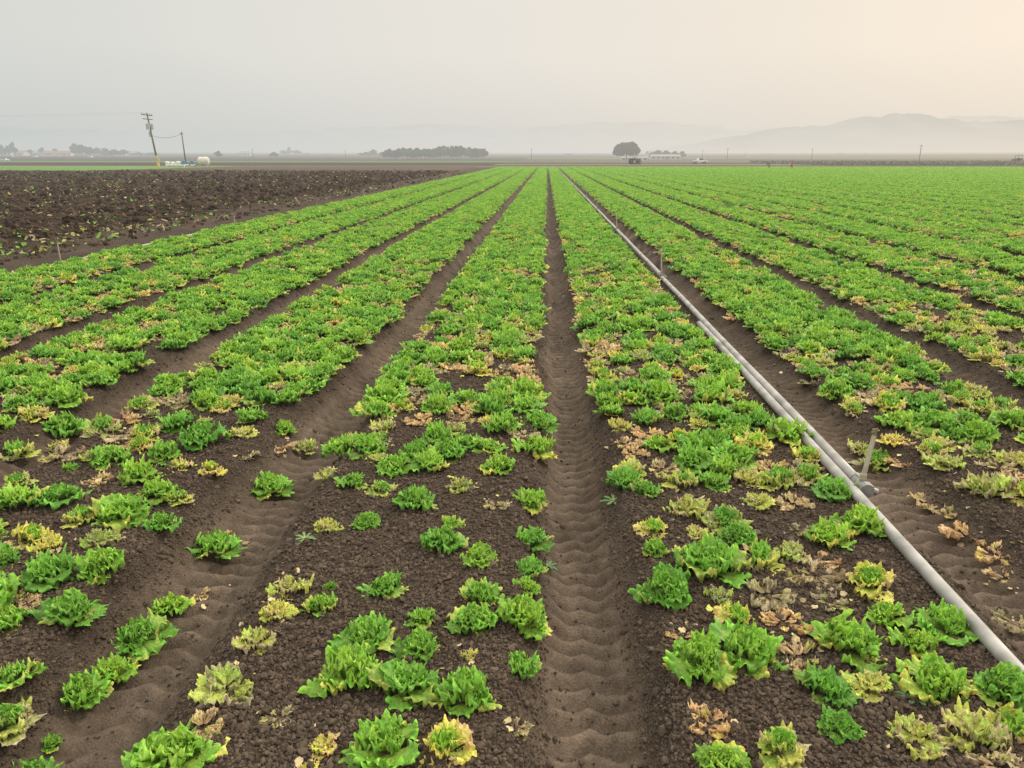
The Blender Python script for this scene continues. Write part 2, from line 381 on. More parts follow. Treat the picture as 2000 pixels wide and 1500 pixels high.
GR = np.array([.180, .395, .038]); GD = np.array([.065, .21, .026]); GL = np.array([.40, .58, .09])
YE = np.array([.62, .62, .125]); TA = np.array([.58, .45, .235]); BR = np.array([.34, .22, .11])
def leaf(r, L, W, e0, droop, ruf, az, r0, nr, na, c_in, c_mid, c_edge, edge_at=.72, crump=0., frill=1.):
    rr = np.linspace(0, 1, nr+1)**.72; aa = np.linspace(-1, 1, na+1)
    RR, AA = np.meshgrid(rr, aa, indexing='ij')
    pt = r.random()*6
    tooth = 1+.06*RR**3*np.sin(AA*r.uniform(5, 7)+pt)+.06*RR**5*frill*np.sin(AA*r.uniform(16, 21)+pt*2)+.04*RR**6*frill*np.sin(AA*31+pt*3)
    phi = AA*2.15
    bl = np.clip((RR-.12)/.88, 0, 1)
    edge_s = .58+.42*np.cos(phi); edge_l = W*np.sin(phi)
    stem = .10*(1-bl)
    s_ = (RR*(1-bl)*1.0+(edge_s*bl+(.35)*(1-bl)*bl))*tooth
    lat = L*(edge_l*bl**.8+stem*AA)*tooth
    d_ = max(droop, .05)
    ang = e0-droop*s_-.45*sst(.8, 1.05, RR)
    out = L*(np.sin(e0)-np.sin(e0-d_*s_))/d_; up = L*(np.cos(e0-d_*s_)-np.cos(e0))/d_
    k = r.uniform(4.0, 5.5); ph = r.uniform(0, 6.28)
    ru = ruf*L*(RR**2.0)*(np.sin(AA*k*1.3+ph)+.7*np.sin(AA*k*2.6+ph*2+RR*3))
    ru = ru+frill*ruf*L*1.25*RR**4*np.sin(AA*k*4.4+ph*5)
    cup = .22*L*W*(np.abs(np.sin(phi))*bl)**2
    if crump: ru = ru+crump*L*(vn(RR*5+r.random()*50, AA*4+r.random()*50, 3)-.5)*2*RR
    nx_, nz_ = -np.sin(ang), np.cos(ang)
    o_ = r0+out+nx_*(ru+cup); z_ = up+nz_*(ru+cup)-.08*L*sst(.85, 1, RR)*(e0 < .9)
    X = o_*math.cos(az)-lat*math.sin(az); Y = o_*math.sin(az)+lat*math.cos(az)
    V = np.stack([X, Y, z_], -1).reshape(-1, 3)
    t1 = sst(.1, .65, RR)[..., None]; jag = (vn(AA*3+ph*9, RR*3, 8)-.5)*.35
    t2 = sst(edge_at-.12, edge_at+.16, RR+jag*.6)[..., None]
    C = c_in*(1-t1)+c_mid*t1; C = C*(1-t2)+c_edge*t2
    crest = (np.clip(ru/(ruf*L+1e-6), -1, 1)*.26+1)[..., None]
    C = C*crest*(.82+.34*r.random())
    ix = np.arange((nr+1)*(na+1)).reshape(nr+1, na+1)
    F_ = np.stack([ix[:-1, :-1], ix[:-1, 1:], ix[1:, 1:], ix[1:, :-1]], -1).reshape(-1, 4)
    return V, F_, C.reshape(-1, 3)
def plant(kind, seed):
    r = random.Random(seed); VV = []; FF = []; CC = []; off = 0
    nleaf = {'g': 24, 'y': 18, 'l': 14, 'b': 12}[kind]
    for i in range(nleaf):
        t = i/(nleaf-1.)
        az = i*2.39996+r.uniform(-.5, .5)
        nr_, na_ = (7, 38) if t < .7 else (6, 28)
        frill = 1.
        if kind in 'gy':
            L = .126*(1-.56*t)*r.uniform(.76, 1.18); e0 = math.radians(19+60*t**.85+r.uniform(-12, 13)); dr = math.radians(r.uniform(20, 65)*(1-.4*t)); W = r.uniform(.42, .62); ruf = r.uniform(.07, .11)*(1+1.5*t)
            ci, cm, ce = GL*.75, GR*r.uniform(.70, 1.08), GR*r.uniform(.95, 1.4)
            if t > .5: cm = GR*1.05; ce = GR*.55+GL*.5; ci = GR
            if r.random() < .2 and t < .5: cm = (GR+GD)/2
            ea = .74; cr = .05
            if kind == 'g' and t < .25 and r.random() < .35: ce = YE*.8; cm = (GR+YE*.6)/1.6
            if kind == 'y':
                if t < .62:
                    q = r.random()
                    if q < .5: cm = YE*r.uniform(.7, 1); ci = YE*.8; ce = YE*.9 if r.random() < .6 else TA
                    elif q < .78: cm = (YE+TA)/2; ce = TA*r.uniform(.8, 1.1); cr = .2; e0 *= .4; L *= .95
                    else: cm = (GR+YE)/2.1; ce = YE*.9
                    ea = r.uniform(.45, .8)
        elif kind == 'l':
            L = .114*(1-.5*t)*r.uniform(.7, 1.18); e0 = math.radians(8+46*t+r.uniform(-6, 14)); dr = math.radians(r.uniform(15, 55)); W = r.uniform(.38, .58); ruf = r.uniform(.08, .12)*(1+t)
            ci, cm, ce = YE*.85, YE*r.uniform(.7, 1.), (YE if r.random() < .6 else TA)*r.uniform(.85, 1.1); ea = r.uniform(.55, .85); cr = .14
            if r.random() < .4: cm = (GR*1.3+YE)/2
        else:
            L = .112*(1-.3*t)*r.uniform(.5, 1.15); e0 = math.radians(2+14*t+r.uniform(-3, 10)); dr = math.radians(r.uniform(5, 30)); W = r.uniform(.28, .46); ruf = r.uniform(.06, .11); frill = .7
            az += r.uniform(-.8, .8)
            cm = TA*r.uniform(.65, 1.1) if r.random() < .7 else YE*.85; ci = BR*r.uniform(.9, 1.6); ce = TA*r.uniform(.7, 1.12) if r.random() < .8 else BR; ea = .6; cr = .34
            if r.random() < .12: cm = (YE+GR)/2
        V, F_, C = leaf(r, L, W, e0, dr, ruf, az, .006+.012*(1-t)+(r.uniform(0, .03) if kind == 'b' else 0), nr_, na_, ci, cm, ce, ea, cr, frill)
        V[:, 2] += (.030*t if kind != 'b' else .008*t)+.002
        VV.append(V); FF.append(F_+off); CC.append(C); off += len(V)
    V = np.concatenate(VV); lowz = .005+.004*np.random.RandomState(seed).rand(len(V)); V[:, 2] = np.maximum(V[:, 2], lowz)
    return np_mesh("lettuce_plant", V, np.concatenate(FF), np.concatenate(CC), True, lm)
VARS = [('g', 1), ('g', 2), ('g', 3), ('g', 4), ('g', 5), ('g', 6), ('g', 7), ('g', 8), ('g', 9), ('g', 10), ('y', 11), ('y', 12), ('y', 13), ('y', 14), ('l', 21), ('l', 22), ('l', 23), ('l', 24), ('b', 31), ('b', 32), ('b', 33), ('b', 34), ('b', 35)]
VM = [plant(*v) for v in VARS]
IDX = {k: [i for i, v in enumerate(VARS) if v[0] == k] for k in 'gylb'}
LAB = {'g': "curly bright green lettuce growing on the dark soil bed", 'y': "curly green lettuce with yellow and tan outer leaves on soil bed",
       'l': "yellowed lettuce with frilly lime leaves on dark soil bed", 'b': "withered tan and brown dead lettuce lying on dark soil"}
manual = """330 1465 75 g;395 1408 40 b;440 1325 55 l;500 1242 45 l;535 1190 32 l;560 1138 38 l;628 1177 30 g;645 1137 13 g;752 1137 40 g;545 1388 26 b;715 1232 48 g;680 1310 65 g;790 1330 58 g;818 1255 40 g;828 1200 27 g;905 1350 58 g;925 1205 45 g;940 1150 36 g;1020 1192 50 g;1018 1278 42 g;915 1270 17 l;1010 1390 22 b;630 1445 34 l;750 1452 55 g;870 1450 56 y;1030 1130 26 g;1035 1088 31 g;1038 1032 37 g;1037 957 33 g;935 1082 32 g;862 1055 38 g;880 1013 22 g;712 1013 23 g;633 1020 26 l;687 938 28 g;745 948 27 y;808 975 35 g;900 940 28 l;968 975 20 b;770 905 38 g;840 900 33 g;720 870 38 g;750 830 28 l;855 850 33 g;915 860 28 g;975 905 32 g;955 868 28 g;985 830 35 g;1045 865 38 g;1050 812 32 g;895 812 28 b;820 815 26 b;600 1490 26 l;
115 965 42 g;35 975 38 g;60 1045 34 y;130 1180 48 g;95 1110 48 g;200 1100 45 g;315 1098 33 g;255 1155 50 g;200 1215 42 g;140 1265 48 g;405 998 42 g;312 1010 33 g;235 1000 45 g;310 955 38 g;265 920 35 g;210 890 32 g;160 1005 32 y;95 1060 30 l;190 1047 32 l;375 1065 20 b;15 1205 36 g;18 1300 42 g;75 1345 20 g;30 1397 50 g;8 1158 26 l;50 1167 24 b;515 885 35 g;390 855 40 g;345 822 34 g;320 880 30 g;410 910 26 y;135 908 14 g;350 965 25 y;190 930 24 b;430 975 20 b;480 865 24 b;590 815 30 l;545 830 26 b;470 840 26 l;280 845 30 y;240 860 28 b;175 885 22 l;20 850 34 y;-15 830 34 g;120 800 38 g;100 820 26 l;350 900 24 l;40 1150 22 b;-30 1080 40 g;10 1085 26 g;
1365 1290 58 g;1455 1262 58 g;1303 1150 52 g;1390 1100 62 g;1335 1232 24 b;1500 1150 46 b;1435 1197 42 y;1530 1200 36 b;1565 1265 48 b;1660 1245 60 g;1610 1340 45 g;1705 1325 40 l;1640 1412 38 g;1525 1455 48 y;1410 1480 48 g;1385 1400 38 b;1830 1325 60 g;1790 1425 52 l;1905 1420 65 l;1960 1335 52 g;1790 1247 42 g;1850 1210 52 g;1735 1190 42 g;1695 1130 46 y;1590 1105 50 b;1480 1080 42 y;1545 1068 42 l;1620 1040 42 g;1685 1020 42 g;1630 952 38 g;1550 975 32 b;1480 970 30 l;1340 985 40 l;1275 1022 36 y;1280 1070 24 g;1415 1010 40 y;1440 1038 36 g;1360 1030 26 l;1262 952 28 g;1330 935 32 y;1395 935 30 g;1465 928 34 l;1440 890 40 g;1370 872 40 g;1285 862 32 g;1295 905 30 b;1235 910 32 l;1220 860 26 b;1213 825 24 l;1265 815 30 g;1320 805 28 g;1395 812 38 g;1580 885 32 y;1540 845 42 g;1475 865 38 y;1440 842 30 g;1625 1165 28 b;1610 1080 26 b;1240 880 22 b;1505 905 26 b;1980 1410 50 y;1560 1025 24 b;1400 1155 30 l;1950 1480 40 b;1350 1090 34 g;
1930 950 52 l;1900 1000 40 b;1850 900 38 l;1820 935 32 b;1955 1042 40 b;1975 1078 32 b;1980 890 36 l;1905 842 34 g;1820 822 38 g;1755 825 32 g;1720 860 36 y;1690 835 26 l;1820 877 28 y;1980 822 36 g;1860 965 24 b;1760 875 22 b;2010 965 40 y;2000 1150 36 b"""
PL = []
DSPLIT = (H-.05)*FPX/(CT*(800-HOR))
for s in manual.replace('\n', '').split(';'):
    x, y, r_, k = s.split(); x, y, r_ = float(x), float(y), float(r_)
    X, Y, d = field(x, y+r_*.12, .04); sc = r_*d/FPX/.122*1.06
    if k == 'b': sc *= 1.12
    PL.append((X, Y, sc, k))
R0 = random.Random(5)
rows = []
for k in range(-5, 66):
    cx = (FUR[k]+FUR[k+1])/2
    if k == 0: cx = 1.205
    for j in range(6): rows.append(cx+(j-2.5)*(.262 if k else .250))
A = []
for lx in rows:
    y = .8+R0.random()*.2
    while y < YEND-1:
        d, r_ = depth_side(lx, y)
        if abs(r_)/max(d, .1) > .74+3.0/max(d, 1): y += 1.0 if d < 30 else 2.; continue
        A.append((lx+R0.gauss(0, .028), y+R0.gauss(0, .04), d, r_))
        y += .245*(1. if y < 60 else (1.25 if y < 110 else 1.7))
A = np.array(A)
bad = fbm(A[:, 0]*.75, A[:, 1]*.42, 201, 3)
gap = fbm(A[:, 0]*1.1+9, A[:, 1]*1.1, 207, 2)
R1 = np.random.RandomState(3); q1 = R1.rand(len(A)); q2 = R1.rand(len(A)); q3 = R1.rand(len(A))
dd = np.interp(A[:, 1], [0, 6, 12, 20, 32, 55, 90, 170], [.48, .48, .38, .30, .23, .15, .07, .03])
dd = dd*np.where(A[:, 0] > 4.5, 1.35, 1)
pbad = dd*np.clip((bad-.20)*3.1, .40, 1.8)
MP = np.array([(t[0], t[1]) for t in PL])
PR = []
for i in range(len(A)):
    X, Y, d, r_ = A[i]
    filler = False
    if d < DSPLIT+.05 and abs(r_)/d < .72:
        if d < 4.9 or np.min(np.hypot(MP[:, 0]-X, MP[:, 1]-Y)) < .175: continue
        if q3[i] < .05+.5*(6.6-d)/1.7: continue
        filler = True
    if q3[i] < .02 or (gap[i] > .76 and Y < 40 and q3[i] < .7): continue
    if q1[i] < (pbad[i] if not filler else .70):
        k = 'y' if q2[i] < .36 else ('l' if q2[i] < .66 else 'b')
    else: k = 'g'
    sc = .74+.46*R0.random()
    if k == 'b': sc *= 1.2
    if k == 'g': sc *= 1.27
    if k == 'y': sc *= 1.15
    if filler: sc *= .86
    if Y > 60: sc *= 1.12
    if Y > 110: sc *= 1.2
    PR.append((X, Y, sc, k, d, abs(r_)/d < .70))
PR.sort(key=lambda t: t[4] if t[5] else t[4]+1000)
nind = 300-len(PL)
indiv = [p_[:4] for p_ in PL]+[p_[:4] for p_ in PR[:nind]]
rest = PR[nind:]
ctr = {k: 0 for k in 'gylb'}; items = []
for X, Y, sc, k in indiv:
    vi = IDX[k][ctr[k] % len(IDX[k])]; ctr[k] += 1; items.append((X, Y, sc, k, vi))
first = {}
for n_, it in enumerate(items): first.setdefault(it[4], n_)
order = [first[i] for i in range(len(VARS))]; so_ = set(order); order += [n_ for n_ in range(len(items)) if n_ not in so_]
src = bpy.data.collections.new("lettuce_variants"); COLL.children.link(src)
zs = gz(np.array([i_[0] for i_ in items]), np.array([i_[1] for i_ in items]))
for c_, n_ in enumerate(order):
    X, Y, sc, k, vi = items[n_]
    nm = "lettuce_plant" if c_ == 0 else "lettuce_plant.%03d" % c_
    o = bpy.data.objects.new(nm, VM[vi])
    (src if c_ < len(VARS) else COLL).objects.link(o)
    tl = .10 if k != 'b' else .03
    o.location = (X, Y, zs[n_]-(.004 if k != 'b' else -.004)); o.rotation_euler = (R0.gauss(0, tl), R0.gauss(0, tl), R0.uniform(0, 6.28)); o.scale = (sc*R0.uniform(.9, 1.1), sc*R0.uniform(.9, 1.1), sc*R0.uniform(.9, 1.2))
    o["label"] = LAB[k]; o["category"] = "lettuce"; o["group"] = "lettuce plants in the field beds"
pts = np.array([(t[0], t[1], 0) for t in rest]); pts[:, 2] = gz(pts[:, 0], pts[:, 1])
me = bpy.data.meshes.new("lettuce_crop"); me.vertices.add(len(pts)); me.vertices.foreach_set('co', pts.astype(np.float32).ravel())
ra = me.attributes.new('rot', 'FLOAT_VECTOR', 'POINT'); rv = np.stack([R1.randn(len(pts))*.10, R1.randn(len(pts))*.10, R1.rand(len(pts))*6.28], -1)
ra.data.foreach_set('vector', rv.astype(np.float32).ravel())
me.attributes.new('scl', 'FLOAT', 'POINT').data.foreach_set('value', np.array([t[2] for t in rest], np.float32))
me.attributes.new('vix', 'INT', 'POINT').data.foreach_set('value', np.array([R0.choice(IDX[t[3]]) for t in rest], np.int32))
me.update(); me.materials.append(lm)
crop = link("lettuce_crop", me, kind="stuff")
ng = bpy.data.node_groups.new("crop_rows", 'GeometryNodeTree')
ng.interface.new_socket(name="Geometry", in_out='INPUT', socket_type='NodeSocketGeometry'); ng.interface.new_socket(name="Geometry", in_out='OUTPUT', socket_type='NodeSocketGeometry')
gi = ng.nodes.new('NodeGroupInput'); go = ng.nodes.new('NodeGroupOutput')
ci = ng.nodes.new('GeometryNodeCollectionInfo'); ci.inputs['Collection'].default_value = src
ci.inputs['Separate Children'].default_value = True; ci.inputs['Reset Children'].default_value = True
ip = ng.nodes.new('GeometryNodeInstanceOnPoints'); ip.inputs['Pick Instance'].default_value = True
def na_(nm, t):
    n = ng.nodes.new('GeometryNodeInputNamedAttribute'); n.data_type = t; n.inputs['Name'].default_value = nm
    return [o for o in n.outputs if o.enabled and o.name == 'Attribute'][0]
ng.links.new(gi.outputs[0], ip.inputs['Points']); ng.links.new(ci.outputs[0], ip.inputs['Instance'])
ng.links.new(na_('vix', 'INT'), ip.inputs['Instance Index']); ng.links.new(na_('rot', 'FLOAT_VECTOR'), ip.inputs['Rotation']); ng.links.new(na_('scl', 'FLOAT'), ip.inputs['Scale'])
ng.links.new(ip.outputs[0], go.inputs[0])
md = crop.modifiers.new("rows", 'NODES'); md.node_group = ng
print("crop", len(rest), "individual", len(items))

def scrap(seed):
    r = np.random.RandomState(seed); g_ = np.stack(np.meshgrid(np.linspace(-1, 1, 5), np.linspace(-1, 1, 4), indexing='ij'), -1).reshape(-1, 2)
    g_ = g_*(1-.35*(g_[:, ::-1]**2)); z = r.rand(20)*.7
    v = np.concatenate([g_+r.randn(20, 2)*.12, z[:, None]], 1); ix = np.arange(20).reshape(5, 4)
    return v, np.stack([ix[:-1, :-1], ix[1:, :-1], ix[1:, 1:], ix[:-1, 1:]], -1).reshape(-1, 4)
badpts = np.array([(t[0], t[1]) for t in PL if t[3] in 'bly']+[(t[0], t[1]) for t in PR if t[3] in 'bly' and t[1] < 30])
N = 9000; b_ = badpts[rs.randint(0, len(badpts), N)]
xx = b_[:, 0]+rs.randn(N)*.08; yy = b_[:, 1]+rs.randn(N)*.08
S = .007+.020*rs.rand(N)**1.5
T = np.stack([xx, yy, gz(xx, yy)+.008], -1); t_ = rs.rand(N, 1)
cols = TA*(.5+.6*rs.rand(N, 1))*(t_ < .88)+YE*.85*(t_ >= .88)
lit = mat("dry_leaf", (0, 0, 0), .7, var=.3, scale=40, attr=True)
link("dry_leaf_litter", scatter("dry_leaf_litter", [scrap(i) for i in range(5)], T, rotm(rs.randn(N)*.3, rs.randn(N)*.3, rs.rand(N)*6.28), S[:, None]*np.array([1, .75, .6])[None], cols, lit, True), kind="stuff")
N = 16000; yy = 9+rs.rand(N)**1.4*112; xx = -11.6-rs.rand(N)*(yy*.8+1)
m_ = fbm(xx*.25, yy*.25, 301, 2) > .44; xx = xx[m_]; yy = yy[m_]; N = len(xx)
S = (.03+.06*rs.rand(N)**2)*(1+yy*.004)
T = np.stack([xx, yy, gz(xx, yy)+.04+S*.3], -1); t_ = rs.rand(N, 1)
cols = np.where(t_ < .5, TA*.6, np.where(t_ < .7, YE*.5, GR*.8))*(.6+.6*rs.rand(N, 1))
link("crop_residue", scatter("crop_residue", [scrap(i+9) for i in range(5)], T, rotm(rs.randn(N)*.5, rs.randn(N)*.5, rs.rand(N)*6.28), S[:, None]*np.array([1.2, .6, .5])[None], cols, lit, True), kind="stuff")

def weed_mesh(seed):
    r = random.Random(seed); VV = []; FF = []; CC = []; off = 0
    for i in range(8):
        V, F_, C = leaf(r, .09*r.uniform(.7, 1.1), .15, math.radians(r.uniform(10, 35)), .6, .03, i*.8+r.uniform(-.2, .2), .004, 8, 14, np.array([.22, .32, .12]), np.array([.13, .25, .10]), np.array([.10, .2, .085]))
        VV.append(V); FF.append(F_+off); CC.append(C); off += len(V)
    return np_mesh("weed", np.concatenate(VV), np.concatenate(FF), np.concatenate(CC), True, lm)
wm = weed_mesh(3)
for i, (x, y, s) in enumerate([(1200, 965, .95), (597, 1056, .75), (1072, 1058, .7), (1790, 1368, .9)]):
    X, Y, d = field(x, y, 0); link("weed", wm, None, (X, Y, gz1(X, Y)+.01), (0, 0, i*1.3), s, label="small grey green thistle weed on bare soil", category="weed", group="weeds between the lettuces")

# ------------------------------------------------------------------ irrigation pipes
alu = mat("weathered_aluminium", (.38, .36, .33), .5, .25, var=.45, scale=5, bump=.1)
alud = mat("dull_cast_metal", (.30, .29, .27), .55, .4, var=.4, scale=20)
brass = mat("old_brass", (.30, .24, .13), .45, .6, var=.3, scale=30)
rise = mat("riser_tube", (.44, .38, .29), .6, .05, var=.3, scale=12)
def pipe_section(X, Y0, Y1, z, coupler=True, riser=.42, lean=(0, 0), rr=.0125):
    root = link("irrigation_pipe", None, None, (X, Y0, z), label="long grey aluminium sprinkler pipe lying along bed edge" if X > 0 else "grey aluminium irrigation pipe lying along the field edge",
                category="irrigation pipe", group="sprinkler pipes laid in the field")
    L_ = Y1-Y0
    def tube(bm):
        n = 10
        for i in range(n):
            y0 = L_*i/n; y1 = L_*(i+1)/n
            cyl(bm, (0, y0, .004*math.sin(i*1.1)), (0, y1, .004*math.sin((i+1)*1.1)), .036, .036, 20, cap=(i in (0, n-1)))
    part("tube", root, alu, tube, True)
    if coupler:
        def cp(bm):
            cyl(bm, (0, -.10, 0), (0, .08, 0), .042, .042, 20); cyl(bm, (0, -.11, 0), (0, -.085, 0), .048, .048, 20)
            cyl(bm, (0, .07, 0), (0, .095, 0), .047, .047, 20); cyl(bm, (0, -.02, .03), (0, -.02, .07), .021, .018, 14)
            box(bm, (.045, -.03, 0), (.025, .08, .035)); cyl(bm, (.045, -.06, -.01), (.082, -.06, -.025), .02, .025, 12); box(bm, (0, .05, .045), (.02, .08, .008))
        part("coupler", root, alud, cp)
        hx, hy = lean
        rr_ = part("riser", root, rise, lambda bm: (cyl(bm, (0, -.02, .055), (hx, -.02+hy, riser), rr, rr*.94, 10), cyl(bm, (0, -.02, .05), (0, -.02, .085), rr*1.4, rr*1.4, 6)), False)
        part("sprinkler_head", rr_, brass, lambda bm: (cyl(bm, (hx, hy-.02, riser-.005), (hx, hy-.02, riser+.03), .015, .012, 8), cyl(bm, (hx-.02, hy-.02, riser+.02), (hx+.03, hy-.02, riser+.035), .006, .005, 8), box(bm, (hx, hy-.02, riser+.04), (.035, .01, .01))))
    return root
pipe_section(2.045, -4.0, 9.75, .04, False)
y0 = field(1700, 948, .05)[1]
rr2 = random.Random(8)
for i in range(19):
    a_ = y0+9.05*i; b_ = min(a_+9.05-.02, YEND-1)
    if a_ > YEND-4: break
    pipe_section(2.120, a_, b_, .055 if i == 0 else .075, True, .34 if i == 0 else .50, (.055, .05) if i == 0 else (rr2.uniform(-.04, .04), rr2.uniform(-.05, .05)), .016 if i == 0 else .0125)
yl = field(80, 510, 0)[1]
for i in range(17):
    pipe_section(-10.28 if i > 1 else -10.42, yl+9.05*(i-1), yl+9.05*i-.02, -.05 if i < 2 else -.14, True, .45, (rr2.uniform(-.05, .05), 0))

# ------------------------------------------------------------------ power poles + pump station
wood = mat("weathered_wood", (.16, .125, .09), .85, var=.4, scale=5)
greym = mat("grey_transformer_paint", (.38, .40, .40), .5, var=.15, scale=4)
yel = mat("yellow_guard_paint", (.62, .45, .04), .5, var=.15)
cer = mat("brown_ceramic", (.2, .12, .08), .3)
white = mat("white_paint", (.72, .71, .68), .5, var=.15, scale=2)
blue = mat("blue_paint", (.08, .20, .38), .5, var=.2)
beige = mat("beige_tank_paint", (.60, .56, .47), .5, var=.25, scale=1.5)
dark = mat("dark_rubber", (.03, .03, .03), .8)
glass = mat("dark_glass", (.04, .05, .06), .1, spec=.6)
conc = mat("concrete", (.36, .34, .31), .9)
wirem = mat("wire", (.08, .08, .08), .6)
X, Y = at(310, 176)
pl_ = empty("utility_pole", X, Y, 0, label="leaning wooden utility pole with transformers and yellow base guard", category="utility pole")
lx = -1.15; hh = 12.0
def on(z): return lx*z/hh
part("pole", pl_, wood, lambda bm: cyl(bm, (0, 0, -.5), (lx, 0, hh), .24, .16, 14), True)
part("crossarm", pl_, wood, lambda bm: box(bm, (on(11.5), -.2, 11.5), (2.6, .14, .18), (0, .12, 0)))
part("crossarm", pl_, wood, lambda bm: box(bm, (on(10.6), -.2, 10.6), (2.3, .14, .18), (0, .1, 0)))
part("insulator", pl_, cer, lambda bm: [cyl(bm, (on(11.5)+q, -.2, 11.6-q*.12), (on(11.5)+q, -.2, 11.95-q*.12), .09, .05, 8) for q in (-1.2, -.6, .6, 1.2)])
part("transformer", pl_, greym, lambda bm: (cyl(bm, (on(9)-.1, -.55, 8.3), (on(9)-.1, -.55, 9.6), .34, .34, 14), cyl(bm, (on(9)-.55, 0, 8.3), (on(9)-.55, 0, 9.6), .34, .34, 14), cyl(bm, (on(9)+.5, 0.1, 8.3), (on(9)+.5, 0.1, 9.6), .3, .3, 14)))
part("meter_box", pl_, greym, lambda bm: (box(bm, (on(7)-.32, -.2, 7.3), (.3, .3, 1.2)), box(bm, (.25, -.3, 1.7), (.5, .3, .8))))
part("base_guard", pl_, yel, lambda bm: cyl(bm, (on(.05), 0, 0), (on(2.5), 0, 2.5), .30, .28, 12, ))
X2, Y2 = at(364, 176)
p2 = empty("utility_pole", X2, Y2, 0, label="shorter thin wooden service pole beside the pump station", category="utility pole")
part("pole", p2, wood, lambda bm: cyl(bm, (0, 0, -.4), (-.15, 0, 7.9), .17, .11, 12), True)
part("crossarm", p2, wood, lambda bm: box(bm, (-.13, -.12, 7.4), (.9, .1, .12)))
def wire(a_, b_, sag, r_=.022, lab="thin dark overhead wire sagging between wooden poles"):
    a_ = Vector(a_); b_ = Vector(b_)
    def fn(bm):
        n = 16; pts_ = [a_.lerp(b_, i/n)-Vector((0, 0, sag*4*(i/n)*(1-i/n))) for i in range(n+1)]
        for i in range(n): cyl(bm, pts_[i], pts_[i+1], r_, r_, 5, cap=False)
    part("overhead_wire", None, wirem, fn, label=lab, category="wire", group="overhead wires")
wire((X+on(7), Y, 7.0), (X2-.14, Y2, 7.4), .7, .035)
for q in (-1.2, 1.2): wire((X+on(11.5)+q, Y-.2, 11.95-q*.12), (X-150+q, Y-8, 12.0), 1.0, .006)

Xt, Yt = at(399, 174)
tk = empty("water_tank", Xt, Yt, .25, label="beige horizontal water tank on a low cradle", category="water tank")
part("tank_body", tk, beige, lambda bm: (cyl(bm, (-.8, 0, 1.25), (.8, 0, 1.25), .98, .98, 24, cap=False), sph(bm, (-.8, 0, 1.25), (.55, .98, .98), 20), sph(bm, (.8, 0, 1.25), (.55, .98, .98), 20)), True)
part("manhole", tk, greym, lambda bm: cyl(bm, (0, 0, 2.15), (0, 0, 2.4), .25, .25, 12))
part("cradle", tk, greym, lambda bm: (box(bm, (-.7, 0, .25), (.15, 1.7, .5)), box(bm, (.7, 0, .25), (.15, 1.7, .5)), box(bm, (0, .7, .08), (2.4, .12, .16)), box(bm, (0, -.7, .08), (2.4, .12, .16))))
for px_, s_ in ((328, 1.0), (338, .9), (349, 1.05)):
    Xf, Yf = at(px_, 173)
    ft = empty("filter_vessel", Xf, Yf, 0, label="white sand filter vessel on legs at pump station", category="filter tank", group="filter vessels at the pump station")
    part("vessel", ft, white, lambda bm: (cyl(bm, (0, 0, .55*s_), (0, 0, 1.0*s_), .5, .5, 18, cap=False), sph(bm, (0, 0, 1.0*s_), (.5, .5, .22)), sph(bm, (0, 0, .55*s_), (.5, .5, .2))), True)
    part("leg_frame", ft, greym, lambda bm: [cyl(bm, (.4*math.cos(a_), .4*math.sin(a_), 0), (.4*math.cos(a_), .4*math.sin(a_), .6*s_), .04, .04, 6) for a_ in (0, 1.57, 3.14, 4.71)])
Xf, Yf = at(340, 171)
mf = empty("pipe_manifold", Xf, Yf, 0, label="white horizontal pipe manifold with flanges and valve", category="pipe manifold")
part("main_pipe", mf, white, lambda bm: (cyl(bm, (-1.8, 0, .35), (2.4, 0, .35), .15, .15, 14), cyl(bm, (-1.8, 0, 0), (-1.8, 0, .5), .15, .15, 12), cyl(bm, (2.4, 0, 0), (2.4, 0, .5), .15, .15, 12), cyl(bm, (.4, 0, .35), (.4, 0, 1.0), .09, .09, 10)))
part("flange", mf, greym, lambda bm: [cyl(bm, (q, 0, .35), (q+.07, 0, .35), .22, .22, 14) for q in (-1, 0, 1.2)])
for px_, rz in ((360, .2), (376, 1.2)):
    Xp, Yp = at(px_, 173)
    pm = empty("water_pump", Xp, Yp, rz, label="blue vertical turbine pump motor on concrete block", category="water pump", group="blue pumps at the pump station")
    part("pad", pm, conc, lambda bm: box(bm, (0, 0, .15), (1.3, 1.1, .3)))
    part("motor", pm, blue, lambda bm: (cyl(bm, (0, 0, .5), (0, 0, 1.35), .36, .34, 16), cyl(bm, (0, 0, 1.35), (0, 0, 1.5), .40, .18, 16)))
    part("discharge_head", pm, white, lambda bm: (cyl(bm, (0, 0, .3), (0, 0, .5), .45, .38, 14), cyl(bm, (0, 0, .45), (1.0, 0, .45), .14, .14, 12)))

dp = None
for px_, top_, d in ((1038, 290, 590), (1420, 289, 560), (1371, 293, 640), (1585, 290, 540), (1795, 283, 420), (675, 293, 620), (495, 291, 600), (1455, 296, 800), (1690, 297, 800), (1300, 296, 760)):
    X, Y = at(px_, d); z = gz1(X, Y); s_ = ((HOR-top_)*d/FPX*CT+H-z)/9.5
    if dp is None:
        dp = empty("utility_pole", X, Y, .3, label="distant hazy wooden utility pole with crossarm", category="utility pole", group="distant roadside utility poles")
        part("pole", dp, wood, lambda bm: cyl(bm, (0, 0, -.5), (0, 0, 9.5), .26, .18, 8), True)
        part("crossarm", dp, wood, lambda bm: box(bm, (0, -.2, 8.9), (2.2, .16, .22)))
        dp.scale = (s_,)*3
    else: copy_thing(dp, (X, Y, z), random.uniform(-.5, .5), s_)

